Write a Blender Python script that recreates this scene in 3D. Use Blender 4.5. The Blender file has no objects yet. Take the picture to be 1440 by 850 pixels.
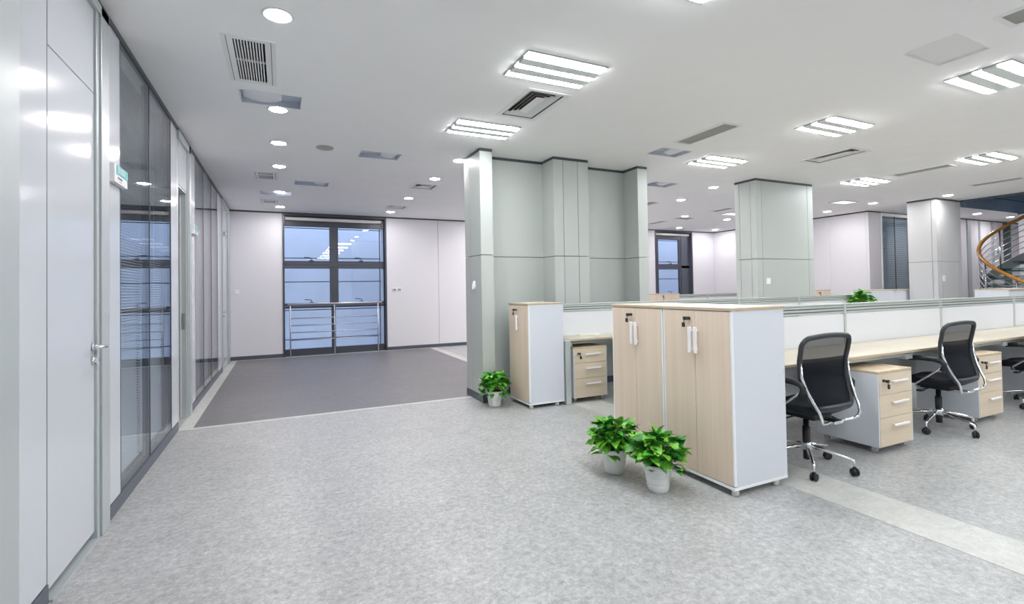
import bpy, bmesh, math, random
from mathutils import Vector, Matrix
random.seed(7)
C = bpy.context.scene.collection
PI = math.pi
sc = bpy.context.scene

# ------------------------------------------------------------------ camera
YAW, PITCH, ROLL = 0.440088778, 0.0174543591, -0.0167351016
cam_d = bpy.data.cameras.new('camera'); cam = bpy.data.objects.new('camera', cam_d); C.objects.link(cam)
fw = Vector((math.sin(YAW)*math.cos(PITCH), math.cos(YAW)*math.cos(PITCH), math.sin(PITCH)))
rt = fw.cross(Vector((0, 0, 1))).normalized(); up = rt.cross(fw)
r2 = rt*math.cos(ROLL) + up*math.sin(ROLL); u2 = -rt*math.sin(ROLL) + up*math.cos(ROLL)
cam.matrix_world = Matrix((( r2.x, u2.x, -fw.x, 0), (r2.y, u2.y, -fw.y, 0), (r2.z, u2.z, -fw.z, 1.35), (0, 0, 0, 1)))
cam_d.sensor_width = 36; cam_d.lens = 687.502/1440*36
cam_d.shift_y = -(425-394.695)/1440
cam_d.clip_start = .05; cam_d.clip_end = 100
sc.camera = cam

# ------------------------------------------------------------------ world, exposure
w = bpy.data.worlds.new('world'); sc.world = w; w.use_nodes = True
bg = w.node_tree.nodes['Background']; bg.inputs[0].default_value = (.54, .62, .82, 1); bg.inputs[1].default_value = 2.9
sc.view_settings.view_transform = 'Standard'; sc.view_settings.look = 'None'
sc.view_settings.gamma = 1; sc.view_settings.use_curve_mapping = False
sc.view_settings.exposure = 0.22
TUBE_E, DOWN_E = 56.0, 205.0
sc.cycles.max_bounces = 14; sc.cycles.diffuse_bounces = 10; sc.cycles.glossy_bounces = 5
sc.cycles.transmission_bounces = 8; sc.cycles.transparent_max_bounces = 12
sc.cycles.sample_clamp_indirect = 6
sc.cycles.caustics_reflective = False; sc.cycles.caustics_refractive = False

# ------------------------------------------------------------------ materials
def mat(name, col, rough=.5, metal=0, spec=.5, emit=None, es=0, trans=0, ior=1.45, coat=0, alpha=1):
    m = bpy.data.materials.new(name); m.use_nodes = True
    p = m.node_tree.nodes['Principled BSDF']; I = p.inputs
    I['Base Color'].default_value = (*col, 1); I['Roughness'].default_value = rough; I['Metallic'].default_value = metal
    I['Specular IOR Level'].default_value = spec; I['IOR'].default_value = ior
    I['Transmission Weight'].default_value = trans; I['Coat Weight'].default_value = coat; I['Coat Roughness'].default_value = .08
    I['Alpha'].default_value = alpha
    if emit: I['Emission Color'].default_value = (*emit, 1); I['Emission Strength'].default_value = es
    return m
def thin_glass(name, tint=(.93, .96, .98), ior=1.5, rough=0.0):
    """pane glass: fresnel mix of a clear pass-through and a mirror reflection"""
    m = bpy.data.materials.new(name); m.use_nodes = True; nt = m.node_tree; nt.nodes.clear()
    o = nt.nodes.new('ShaderNodeOutputMaterial'); t = nt.nodes.new('ShaderNodeBsdfTransparent'); g = nt.nodes.new('ShaderNodeBsdfGlossy')
    f = nt.nodes.new('ShaderNodeFresnel'); x = nt.nodes.new('ShaderNodeMixShader')
    t.inputs[0].default_value = (*tint, 1); g.inputs['Color'].default_value = (1, 1, 1, 1); g.inputs['Roughness'].default_value = rough; f.inputs[0].default_value = ior
    L = nt.links; gm = nt.nodes.new('ShaderNodeNewGeometry'); mr = nt.nodes.new('ShaderNodeMapRange')   # same fresnel on both faces of the pane
    mr.inputs[3].default_value = ior; mr.inputs[4].default_value = 1/ior; L.new(gm.outputs['Backfacing'], mr.inputs[0]); L.new(mr.outputs[0], f.inputs[0])
    L.new(f.outputs[0], x.inputs[0]); L.new(t.outputs[0], x.inputs[1]); L.new(g.outputs[0], x.inputs[2]); L.new(x.outputs[0], o.inputs[0])
    return m
def grain(m, scale=(60, 60, 60), amt=.06, bump=0, detail=3, dist=.002, nscale=1.0):
    """fine colour variation (+ optional bump) in object space"""
    nt = m.node_tree; p = nt.nodes['Principled BSDF']; c = list(p.inputs['Base Color'].default_value)
    tc = nt.nodes.new('ShaderNodeTexCoord'); mp = nt.nodes.new('ShaderNodeMapping'); mp.inputs['Scale'].default_value = scale
    n = nt.nodes.new('ShaderNodeTexNoise'); n.inputs['Scale'].default_value = nscale; n.inputs['Detail'].default_value = detail
    r = nt.nodes.new('ShaderNodeValToRGB'); r.color_ramp.elements[0].position = .3; r.color_ramp.elements[1].position = .7
    r.color_ramp.elements[0].color = (*[max(0, v*(1-amt)) for v in c[:3]], 1); r.color_ramp.elements[1].color = (*[min(1, v*(1+amt)) for v in c[:3]], 1)
    L = nt.links; L.new(tc.outputs['Object'], mp.inputs[0]); L.new(mp.outputs[0], n.inputs[0]); L.new(n.outputs[0], r.inputs[0]); L.new(r.outputs[0], p.inputs['Base Color'])
    if bump:
        b = nt.nodes.new('ShaderNodeBump'); b.inputs['Strength'].default_value = bump; b.inputs['Distance'].default_value = dist
        L.new(n.outputs[0], b.inputs['Height']); L.new(b.outputs[0], p.inputs['Normal'])
    return m
def lino(name, dark, mid, light, rough=.38, k=1.0):
    m = mat(name, mid, rough); nt = m.node_tree; p = nt.nodes['Principled BSDF']; L = nt.links
    tc = nt.nodes.new('ShaderNodeTexCoord')
    def noise(s, d, ro=.6, dist=0):
        n = nt.nodes.new('ShaderNodeTexNoise'); n.inputs['Scale'].default_value = s; n.inputs['Detail'].default_value = d
        n.inputs['Roughness'].default_value = ro; n.inputs['Distortion'].default_value = dist; L.new(tc.outputs['Object'], n.inputs[0]); return n
    a = noise(30*k, 9, .82, .4); b = noise(62*k, 3, .65, 1.2); c = noise(1.3, 3); dm = noise(6.5*k, 7, .7, .8)
    r = nt.nodes.new('ShaderNodeValToRGB'); e = r.color_ramp.elements
    e[0].position = .37; e[0].color = (*dark, 1); e[1].position = .63; e[1].color = (*light, 1)
    x = e.new(.5); x.color = (*mid, 1)
    L.new(a.outputs[0], r.inputs[0])
    r2_ = nt.nodes.new('ShaderNodeValToRGB'); r2_.color_ramp.elements[0].position = .62; r2_.color_ramp.elements[0].color = (0, 0, 0, 1)
    r2_.color_ramp.elements[1].position = .72; r2_.color_ramp.elements[1].color = (.8, .8, .8, 1)
    L.new(b.outputs[0], r2_.inputs[0])
    mx = nt.nodes.new('ShaderNodeMix'); mx.data_type = 'RGBA'; mx.inputs[7].default_value = (*[min(1, v*1.35) for v in light], 1)
    L.new(r2_.outputs[0], mx.inputs[0]); L.new(r.outputs[0], mx.inputs[6])
    r3 = nt.nodes.new('ShaderNodeValToRGB'); r3.color_ramp.elements[0].position = .28; r3.color_ramp.elements[0].color = (.7, .7, .7, 1)
    r3.color_ramp.elements[1].position = .36; r3.color_ramp.elements[1].color = (0, 0, 0, 1)
    L.new(b.outputs[0], r3.inputs[0])
    m2 = nt.nodes.new('ShaderNodeMix'); m2.data_type = 'RGBA'; m2.inputs[7].default_value = (*[v*.62 for v in dark], 1)
    L.new(r3.outputs[0], m2.inputs[0]); L.new(mx.outputs[2], m2.inputs[6])
    m3 = nt.nodes.new('ShaderNodeMix'); m3.data_type = 'RGBA'; m3.blend_type = 'MULTIPLY'; m3.inputs[0].default_value = .22
    L.new(m2.outputs[2], m3.inputs[6]); L.new(c.outputs[0], m3.inputs[7])
    r4 = nt.nodes.new('ShaderNodeValToRGB'); r4.color_ramp.elements[0].position = .36; r4.color_ramp.elements[0].color = (.80, .80, .80, 1)
    r4.color_ramp.elements[1].position = .62; r4.color_ramp.elements[1].color = (1.0, 1.0, 1.0, 1); L.new(dm.outputs[0], r4.inputs[0])
    m4 = nt.nodes.new('ShaderNodeMix'); m4.data_type = 'RGBA'; m4.blend_type = 'MULTIPLY'; m4.inputs[0].default_value = .75
    L.new(m3.outputs[2], m4.inputs[6]); L.new(r4.outputs[0], m4.inputs[7]); L.new(m4.outputs[2], p.inputs['Base Color'])
    bp = nt.nodes.new('ShaderNodeBump'); bp.inputs['Strength'].default_value = .12; bp.inputs['Distance'].default_value = .001
    L.new(b.outputs[0], bp.inputs['Height']); L.new(bp.outputs[0], p.inputs['Normal'])
    return m
def wood(name, a, b, axis='z', rough=.42):
    m = mat(name, a, rough); nt = m.node_tree; p = nt.nodes['Principled BSDF']; L = nt.links
    tc = nt.nodes.new('ShaderNodeTexCoord'); mp = nt.nodes.new('ShaderNodeMapping')
    s = {'z': (38, 38, .7), 'x': (.7, 38, 38), 'y': (38, .7, 38)}[axis]; mp.inputs['Scale'].default_value = s
    n = nt.nodes.new('ShaderNodeTexNoise'); n.inputs['Scale'].default_value = 1; n.inputs['Detail'].default_value = 5; n.inputs['Roughness'].default_value = .65; n.inputs['Distortion'].default_value = .25
    mp2 = nt.nodes.new('ShaderNodeMapping'); mp2.inputs['Scale'].default_value = tuple(v*.22 for v in s)
    n2 = nt.nodes.new('ShaderNodeTexNoise'); n2.inputs['Scale'].default_value = 1; n2.inputs['Detail'].default_value = 2
    L.new(tc.outputs['Object'], mp.inputs[0]); L.new(mp.outputs[0], n.inputs[0]); L.new(tc.outputs['Object'], mp2.inputs[0]); L.new(mp2.outputs[0], n2.inputs[0])
    ad = nt.nodes.new('ShaderNodeMath'); ad.operation = 'ADD'; L.new(n.outputs[0], ad.inputs[0]); L.new(n2.outputs[0], ad.inputs[1])
    r = nt.nodes.new('ShaderNodeValToRGB'); r.color_ramp.elements[0].position = .35; r.color_ramp.elements[0].color = (*b, 1)
    r.color_ramp.elements[1].position = .65; r.color_ramp.elements[1].color = (*a, 1)
    ml = nt.nodes.new('ShaderNodeMath'); ml.operation = 'MULTIPLY'; ml.inputs[1].default_value = .5; L.new(ad.outputs[0], ml.inputs[0])
    L.new(ml.outputs[0], r.inputs[0]); L.new(r.outputs[0], p.inputs['Base Color'])
    return m
M = {}
M['floor'] = lino('grey_linoleum', (.32, .323, .32), (.455, .458, .454), (.605, .607, .602))
M['floor_hall'] = lino('dark_linoleum', (.165, .160, .165), (.20, .194, .20), (.245, .238, .245), .42, 1.3)
M['strip'] = lino('pale_linoleum', (.56, .56, .525), (.63, .63, .595), (.69, .69, .655), .4, 1.5)
M['ceiling'] = grain(mat('ceiling_paint', (.955, .95, .955), .9, spec=.2), (3, 3, 3), .015)
M['white_wall'] = grain(mat('white_wall_panel', (.74, .73, .765), .5), (400, 400, 400), .03)
M['lacquer'] = grain(mat('white_lacquer', (.575, .60, .635), .15, spec=.3), (2, 2, 2), .01)
M['green_wall'] = grain(mat('sage_wall_panel', (.485, .515, .49), .45), (500, 500, 500), .04)
M['grey_wall'] = grain(mat('grey_wall_panel', (.60, .61, .61), .4), (500, 500, 500), .04)
M['alu'] = mat('frame_aluminium', (.47, .51, .515), .36, .2)
M['alu_d'] = mat('groove_grey', (.16, .15, .16), .5)
M['skirting'] = mat('dark_skirting', (.085, .095, .125), .35)
M['trim'] = mat('dark_trim', (.07, .08, .095), .45)
M['black_frame'] = mat('black_window_frame', (.06, .065, .085), .35)
M['glass'] = thin_glass('clear_glass')
M['glass_green'] = thin_glass('green_glass', (.50, .70, .66), rough=.05)
M['blind'] = mat('grey_blind', (.50, .53, .56), .5)
M['blind_b'] = mat('blue_grey_blind', (.62, .74, .82), .5)
M['roller'] = mat('roller_blind_cloth', (.78, .76, .74), .8)
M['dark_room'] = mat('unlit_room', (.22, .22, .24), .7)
M['chrome'] = mat('chrome', (.86, .87, .88), .12, 1)
M['steel'] = mat('brushed_steel', (.62, .62, .64), .3, 1)
M['plastic'] = mat('black_plastic', (.018, .02, .023), .42)
M['frame_grey'] = mat('charcoal_plastic', (.032, .036, .04), .45)
M['seat'] = grain(mat('black_seat_cloth', (.008, .01, .016), .85), (700, 700, 700), .4, .3)
M['mesh_low'] = grain(mat('black_mesh_cloth', (.006, .008, .012), .8, spec=.15, alpha=.97), (900, 900, 900), .3)
M['mesh_top'] = grain(mat('open_black_mesh', (.02, .02, .024), .8, spec=.15, alpha=.80), (900, 900, 900), .3)
M['laminate'] = grain(mat('white_laminate', (.70, .725, .775), .45), (500, 500, 500), .04)
M['white_edge'] = mat('white_edging', (.88, .90, .92), .35)
M['handle'] = mat('white_handle', (.88, .88, .90), .3)
M['foot'] = mat('grey_foot', (.62, .61, .57), .4)
M['key'] = mat('black_key', (.03, .03, .03), .35)
M['oak'] = wood('light_oak_doors', (.80, .665, .54), (.70, .565, .445), 'z')
M['oak_h'] = wood('light_oak_drawers', (.76, .65, .50), (.67, .56, .415), 'x')
M['oak_top'] = wood('pale_oak_top', (.56, .51, .42), (.50, .45, .36), 'x')
M['oak_top_y'] = wood('pale_oak_cabinet_top', (.70, .63, .515), (.63, .56, .45), 'y')
M['oak_ped'] = wood('light_oak_unit_top', (.60, .49, .35), (.52, .42, .29), 'y')
M['oak_edge'] = mat('oak_edging', (.52, .42, .30), .5)
M['screen'] = grain(mat('white_partition_panel', (.75, .76, .79), .55), (500, 500, 500), .03)
M['part_alu'] = mat('satin_partition_frame', (.60, .64, .62), .35, .35)
M['slot'] = mat('partition_slot', (.18, .21, .20), .6)
M['modesty'] = mat('grey_modesty_panel', (.68, .68, .70), .5)
M['tube'] = mat('lit_tube', (1, 1, 1), .5, emit=(.955, .985, 1), es=TUBE_E)
M['down'] = mat('lit_downlight', (1, 1, 1), .5, emit=(1, .955, .965), es=DOWN_E)
M['panel_lit'] = mat('lit_panel', (.9, .9, .9), .5, emit=(1, .98, 1), es=.7)
M['fixture'] = mat('white_fixture', (.78, .80, .79), .4)
M['reflector'] = mat('grey_reflector', (.82, .88, .86), .4, 0)
M['fixture_d'] = mat('fixture_frame', (.42, .43, .43), .4, .5)
M['vent'] = mat('vent_grey', (.84, .84, .84), .45)
M['vent_dk'] = mat('vent_cavity', (.12, .11, .11), .8)
M['vent_slat'] = mat('vent_slat_grey', (.40, .385, .36), .5)
M['hatch'] = mat('hatch_metal', (.60, .64, .73), .35, .25)
M['hatch_w'] = mat('hatch_white', (.86, .86, .90), .4, 0)
M['teal'] = mat('teal_sign', (.08, .46, .47), .4)
M['sign_w'] = mat('sign_white', (.72, .72, .74), .35)
M['sign_ink'] = mat('sign_ink', (.25, .25, .28), .6)
M['pot'] = mat('white_ribbed_pot', (.78, .78, .78), .35)
M['soil'] = grain(mat('potting_soil', (.06, .045, .03), .9), (90, 90, 90), .5)
M['leaf'] = [mat('leaf_deep_green', (.03, .19, .025), .35), mat('leaf_mid_green', (.06, .32, .03), .35), mat('leaf_light_green', (.17, .48, .04), .4)]
for lm in M['leaf']:
    grain(lm, (40, 40, 40), .3)
    lm.node_tree.nodes['Principled BSDF'].inputs['Subsurface Weight'].default_value = 0.0
M['stem'] = mat('plant_stem', (.16, .30, .06), .5)
M['tagwhite'] = mat('plant_label', (.9, .9, .9), .5)
M['facade'] = grain(mat('outside_cladding', (.55, .60, .68), .6), (1, 1, 1), .06)
M['facade_j'] = mat('outside_joint', (.16, .19, .25), .7)
M['navy'] = mat('navy_bulkhead', (.32, .43, .56), .55)
M['rail_wood'] = wood('varnished_handrail', (.55, .27, .06), (.42, .19, .035), 'x', .25)
M['stringer'] = mat('grey_stringer', (.36, .38, .40), .4, .3)
M['socket'] = mat('white_socket', (.86, .86, .87), .35)
M['socket_d'] = mat('socket_grey', (.30, .30, .31), .4)
M['note'] = mat('cream_tray', (.74, .74, .64), .5)

# ------------------------------------------------------------------ mesh helpers
class MB:
    def __init__(s): s.v = []; s.f = []; s.sm = []
    def add(s, vs, fs, smooth=False):
        b = len(s.v); s.v += [tuple(v) for v in vs]; s.f += [tuple(i+b for i in f) for f in fs]; s.sm += [smooth]*len(fs); return s
    def box(s, x0, x1, y0, y1, z0, z1):
        v = [(x, y, z) for x in (x0, x1) for y in (y0, y1) for z in (z0, z1)]
        return s.add(v, [(0, 1, 3, 2), (4, 6, 7, 5), (0, 4, 5, 1), (2, 3, 7, 6), (0, 2, 6, 4), (1, 5, 7, 3)])
    def prism(s, poly, z0, z1):
        n = len(poly); a = sum(poly[i][0]*poly[(i+1) % n][1]-poly[(i+1) % n][0]*poly[i][1] for i in range(n))
        if a < 0: poly = poly[::-1]
        v = [(x, y, z0) for x, y in poly]+[(x, y, z1) for x, y in poly]
        return s.add(v, [tuple(range(n-1, -1, -1)), tuple(range(n, 2*n))]+[(i, (i+1) % n, n+(i+1) % n, n+i) for i in range(n)])
    def lathe(s, prof, c=(0, 0, 0), n=24, ax='z', smooth=True, cap=True):
        vs = []
        for r, h in prof:
            for i in range(n):
                a = 2*PI*i/n; p = (r*math.cos(a), r*math.sin(a), h)
                if ax == 'x': p = (p[2], p[0], p[1])
                if ax == 'y': p = (p[0], -p[2], p[1])
                vs.append((p[0]+c[0], p[1]+c[1], p[2]+c[2]))
        fs = [(k*n+i, k*n+(i+1) % n, (k+1)*n+(i+1) % n, (k+1)*n+i) for k in range(len(prof)-1) for i in range(n)]
        s.add(vs, fs, smooth)
        if cap:
            b = len(s.v)-len(vs)
            s.f += [tuple(b+i for i in range(n-1, -1, -1)), tuple(b+(len(prof)-1)*n+i for i in range(n))]; s.sm += [False, False]
        return s
    def cyl(s, c, r, h, n=20, ax='z', smooth=True): return s.lathe([(r, 0), (r, h)], c, n, ax, smooth)
    def tube(s, pts, r, n=8, closed=False, ry=None, upv=(0, 0, 1)):
        P = [Vector(p) for p in pts]; m = len(P); vs = []
        rs = r if isinstance(r, (list, tuple)) else [r]*m
        upv = Vector(upv); prev = None
        for k in range(m):
            if closed: t = P[(k+1) % m]-P[k-1]
            else: t = P[min(k+1, m-1)]-P[max(k-1, 0)]
            t.normalize()
            if prev is None:
                a = t.cross(upv)
                if a.length < .05: a = t.cross(Vector((1, 0, 0)))
            else: a = prev-t*prev.dot(t)
            a.normalize(); b = a.cross(t); prev = a
            for i in range(n):
                g = 2*PI*i/n
                vs.append(P[k]+a*math.cos(g)*rs[k]+b*math.sin(g)*(ry if ry else rs[k]))
        K = m if closed else m-1
        fs = [(k*n+i, k*n+(i+1) % n, ((k+1) % m)*n+(i+1) % n, ((k+1) % m)*n+i) for k in range(K) for i in range(n)]
        s.add(vs, fs, True)
        if not closed:
            b = len(s.v)-len(vs)
            s.f += [tuple(b+i for i in range(n-1, -1, -1)), tuple(b+(m-1)*n+i for i in range(n))]; s.sm += [False, False]
        return s
    def mesh(s, name, m, bevel=0, seg=1):
        me = bpy.data.meshes.new(name); me.from_pydata(s.v, [], s.f); me.polygons.foreach_set('use_smooth', s.sm)
        bm = bmesh.new(); bm.from_mesh(me)
        bmesh.ops.recalc_face_normals(bm, faces=bm.faces)
        if bevel:
            es = [e for e in bm.edges if len(e.link_faces) == 2 and e.calc_face_angle(0) > .7]
            bmesh.ops.bevel(bm, geom=es, offset=bevel, segments=seg, affect='EDGES', profile=.6, clamp_overlap=True)
        bm.to_mesh(me); bm.free()
        me.materials.append(m); return me
    def build(s, name, m, parent=None, bevel=0, seg=1, loc=None):
        o = bpy.data.objects.new(name, s.mesh(name, m, bevel, seg)); C.objects.link(o)
        if parent is not None: o.parent = parent
        if loc: o.location = loc
        return o
def B(x0, x1, y0, y1, z0, z1): return MB().box(x0, x1, y0, y1, z0, z1)
def tag(o, label=None, cat=None, group=None, kind=None):
    if label: o['label'] = label
    if cat: o['category'] = cat
    if group: o['group'] = group
    if kind: o['kind'] = kind
    return o
def thing(name, label, cat, loc=(0, 0, 0), rz=0, group=None, kind=None):
    o = bpy.data.objects.new(name, None); o.empty_display_size = .1; C.objects.link(o)
    o.location = loc; o.rotation_euler = (0, 0, rz); return tag(o, label, cat, group, kind)
def struct(name, label=None): return thing(name, label, None, kind='structure')
def dup(root, loc=None, rz=None, label=None, group=None, parent=None):
    c = root.copy(); C.objects.link(c)
    if parent is not None: c.parent = parent
    if loc is not None: c.location = loc
    if rz is not None: c.rotation_euler = (0, 0, rz)
    if label: c['label'] = label
    if group: c['group'] = group
    for ch in list(root.children): dup(ch, parent=c)
    return c
def inst(o, loc, parent=None, rot=None, scale=None):
    c = o.copy(); C.objects.link(c); c.location = loc
    if parent is not None: c.parent = parent
    if rot is not None: c.rotation_euler = rot
    if scale is not None: c.scale = (scale,)*3 if not isinstance(scale, tuple) else scale
    return c
def arc(c, r, a0, a1, n): return [(c[0]+r*math.cos(a0+(a1-a0)*i/n), c[1]+r*math.sin(a0+(a1-a0)*i/n)) for i in range(n+1)]

H = 3.05; LX = -.945; BY = 11.32; HX = 12.45; RY = 6.7
# ------------------------------------------------------------------ ceiling with real openings
holes = []
linear_vents = [  # x0,x1,y0,y1,label
 (4.19, 4.44, 3.63, 4.36, 'long slatted air vent, nearest one in front of the sage wall block'),
 (8.70, 8.93, 3.67, 4.41, 'long slatted air vent between two tube lights, third from the left in its row'),
 (10.98, 11.20, 3.67, 4.35, 'farthest long slatted air vent, by the stair opening at the right'),
 (4.18, 4.43, .75, 1.49, 'slatted air vent in the top right corner, partly out of frame'),
 (8.85, 9.06, 7.62, 8.15, 'thin dark air vent beyond the sage block, just left of the broad sage pillar'),
 (8.90, 9.13, 9.75, 10.37, 'small dark air vent near the far right window'),
 (6.66, 6.92, 7.60, 8.16, 'air vent half hidden by the right edge of the sage wall block')]
ring_vents = [
 (1.91, 2.305, 3.65, 4.33, 'rectangular air diffuser of nested frames between the two tube lights over the passage'),
 (6.465, 6.86, 3.68, 4.36, 'rectangular air diffuser of nested frames, second from the left in the right-hand row'),
 (1.925, 2.31, 7.61, 8.02, 'small square air diffuser over the dark floor, nearer the camera'),
 (1.925, 2.31, 9.76, 10.13, 'small square air diffuser just above the back wall, right of the window')]
bar_vents = [
 (-.345, -.035, 3.655, 4.405, 'large ceiling air grille near the left wall with reddish dark slots'),
 (-.345, -.05, 7.65, 8.11, 'middle one of three ceiling air grilles along the left wall'),
 (-.345, -.05, 9.85, 10.24, 'farthest ceiling air grille along the left wall, nearest the back wall')]
hatches = [
 (-.31, .17, 4.59, 4.90, 'recessed metal ceiling hatch beside the large air grille on the left'),
 (.88, 1.365, 6.05, 6.36, 'recessed metal ceiling hatch, half white, over the dark floor beside the round speaker'),
 (.19, .68, 8.06, 8.37, 'thin blue-grey ceiling hatch above the left window'),
 (-.32, .16, 9.07, 9.38, 'pale ceiling hatch between two small grilles near the back wall'),
 (4.22, 4.70, 4.58, 4.88, 'recessed ceiling hatch with crumpled-looking lining, right of the sage wall block'),
 (5.47, 5.96, 6.12, 6.43, 'blue-grey ceiling hatch just past the right edge of the sage wall block'),
 (4.195, 4.685, 1.70, 2.01, 'large flat metal ceiling hatch at the upper right'),
 (8.90, 9.38, 9.10, 9.36, 'small ceiling hatch far off near the right window')]
for a in linear_vents+ring_vents+bar_vents+hatches: holes.append(a[:4])
VOID = (12.92, 18.2, 1.5, 5.70); holes.append(VOID)
X0, X1, Y0, Y1 = LX-1.6, 20.5, -4.6, 11.9
def slab_with_holes(z0, z1, x0, x1, y0, y1, hs):
    xs = sorted({x0, x1, *[h[0] for h in hs], *[h[1] for h in hs]}); ys = sorted({y0, y1, *[h[2] for h in hs], *[h[3] for h in hs]})
    mb = MB(); idx = {}
    def vi(i, j):
        if (i, j) not in idx: idx[(i, j)] = len(mb.v); mb.v.append((xs[i], ys[j], z0))
        return idx[(i, j)]
    for i in range(len(xs)-1):
        for j in range(len(ys)-1):
            cx = (xs[i]+xs[i+1])/2; cy = (ys[j]+ys[j+1])/2
            if any(h[0] < cx < h[1] and h[2] < cy < h[3] for h in hs): continue
            mb.f.append((vi(i, j), vi(i, j+1), vi(i+1, j+1), vi(i+1, j))); mb.sm.append(False)
    return mb
ceil = struct('ceiling', 'flat off-white ceiling over the whole office')
mbc = slab_with_holes(H, H+.02, X0, X1, Y0, Y1, holes)
me = bpy.data.meshes.new('ceiling_board'); me.from_pydata(mbc.v, [], mbc.f); me.materials.append(M['ceiling'])
o = bpy.data.objects.new('ceiling_board', me); C.objects.link(o); o.parent = ceil
for p in me.polygons: pass
# blue void above the stair
vb = MB(); x0, x1, y0, y1 = VOID
vb.box(x0-.1, x1+.1, y1, y1+.1, H+.001, 5.0).box(x0-.1, x1+.1, y0-.1, y0, H+.001, 5.0).box(x0-.1, x0, y0, y1, H+.001, 5.0).box(x1, x1+.1, y0, y1, H+.001, 5.0)
vb.build('stair_well_bulkhead', M['navy'], ceil)
B(x0-.1, x1+.1, y0-.1, y1+.1, 5.0, 5.1).build('stair_well_top', M['navy'], ceil)
B(x0-.03, x0+.002, y0, y1, H-.035, H-.001).build('edge_trim', M['trim'], ceil)
# upper bulkhead joint
B(x0, x1, y1-.012, y1-.001, H+.30, H+.32).build('bulkhead_joint', M['skirting'], ceil)

# ------------------------------------------------------------------ floor
fl = struct('floor', 'speckled grey linoleum floor')
B(X0, X1, Y0, Y1, -.1, 0).build('floor_slab', M['floor'], fl)
B(-.82, 3.12, 5.86, 11.20, 0, .0015).build('dark_floor_panel', M['floor_hall'], fl)
S = M['strip']
B(LX, -.82, 5.86, 11.20, 0, .002).build('pale_strip', S, fl)
B(LX, 2.3, 5.79, 5.86, 0, .002).build('pale_strip', S, fl)
B(3.06, 3.44, -4.6, 5.79, 0, .002).build('pale_strip', S, fl)
B(3.12, 3.29, 5.79, 11.20, 0, .002).build('pale_strip', S, fl)
B(LX, 3.29, 11.20, 11.27, 0, .002).build('pale_strip', S, fl)

# ------------------------------------------------------------------ left wall (glazed office fronts)
wl = struct('wall_left', 'white lacquered and glazed office front along the left')
def lp(y0, y1, z0=.085, z1=H-.035, m='lacquer', x=LX, name='panel'):
    return B(x-.05, x, y0+.003, y1-.003, z0, z1).build(name, M[m], wl, .002)
def base(y0, y1): B(LX-.05, LX+.006, y0, y1, 0, .083).build('skirting', M['skirting'], wl, .001)
B(LX-.13, LX-.06, -4.6, 3.938, 0, H).build('backing', M['alu_d'], wl)
B(LX-.13, LX-.06, 5.54, 5.86, 0, H).build('backing', M['alu_d'], wl)
B(LX-.13, LX-.06, 6.55, 6.953, 0, H).build('backing', M['alu_d'], wl)
B(LX-.13, LX-.06, 9.218, 11.4, 0, H).build('backing', M['alu_d'], wl)
B(LX-.03, LX+.008, -4.5, 11.3, H-.035, H).build('top_trim', M['trim'], wl)
for y0, y1 in ((-4.5, -3.2), (-3.2, -2.0), (-2.0, -.8), (-.8, .3), (.3, 1.4), (1.4, 2.30), (2.537, 2.847)): lp(y0, y1); base(y0, y1)
base(3.637, 5.85); base(6.555, 9.837)
lp(3.637, 3.937); lp(5.54, 5.85); lp(6.555, 6.955); lp(9.218, 9.465); lp(9.465, 9.80)
def frame_post(y0, y1, groove=.03):
    mb = B(LX-.06, LX+.012, y0, y0+groove, 0, H-.036); mb.box(LX-.06, LX+.022, y0+groove+.006, y1, 0, H-.036)
    mb.build('frame_post', M['alu'], wl, .002)
frame_post(2.30, 2.537); frame_post(3.456, 3.637, .04); frame_post(6.40, 6.555, .03); B(LX-.06, LX-.002, 5.855, 5.93, 0, H-.036).build('frame_post', M['alu'], wl, .002)
frame_post(9.80, 9.85, .01); frame_post(10.75, 11.0); lp(11.0, 11.30)
B(LX-.06, LX+.022, 2.80, 3.64, H-.09, H-.036).build('frame_head', M['alu'], wl, .002)
B(LX-.06, LX+.022, 5.86, 6.54, H-.12, H-.036).build('frame_head', M['alu'], wl, .002)
B(LX-.06, LX+.022, 9.82, 10.76, H-.12, H-.036).build('frame_head', M['alu'], wl, .002)
lp(2.85, 3.452, 2.488, H-.092); lp(5.935, 6.395, 2.475, H-.12); lp(9.855, 10.745, 2.475, H-.12)
def glazing(name, label, ys, m_blind):
    g = struct(name, label)
    y0, y1 = ys[0], ys[-1]
    for a, b in zip(ys[:-1], ys[1:]):
        B(LX-.014, LX-.002, a+.006, b-.006, .09, H-.036).build('pane', M['glass'], g)
    for y in ys:
        B(LX-.05, LX+.001, y-.006, y+.006, .085, H-.036).build('mullion', M['trim'], g)
    B(LX-.05, LX+.003, y0, y1, .075, .092).build('bottom_rail', M['trim'], g)
    for a, b in zip(ys[:-1], ys[1:]):
        mb = MB(); z = .12
        while z < H-.08:
            mb.add([(LX-.070, a+.02, z), (LX-.070, b-.02, z), (LX-.092, b-.02, z+.013), (LX-.092, a+.02, z+.013)], [(0, 1, 2, 3)]); z += .021
        tag(mb.build('blind_slats', m_blind, g), kind='stuff')
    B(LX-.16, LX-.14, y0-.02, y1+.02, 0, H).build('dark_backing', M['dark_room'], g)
    return g
glazing('window_3', 'near pair of tall glass panes with closed slatted blinds in the left wall', [3.939, 4.718, 5.538], M['blind'])
glazing('window_4', 'far row of three tall glass panes with closed slatted blinds in the left wall', [6.957, 7.664, 8.465, 9.216], M['blind'])
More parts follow.
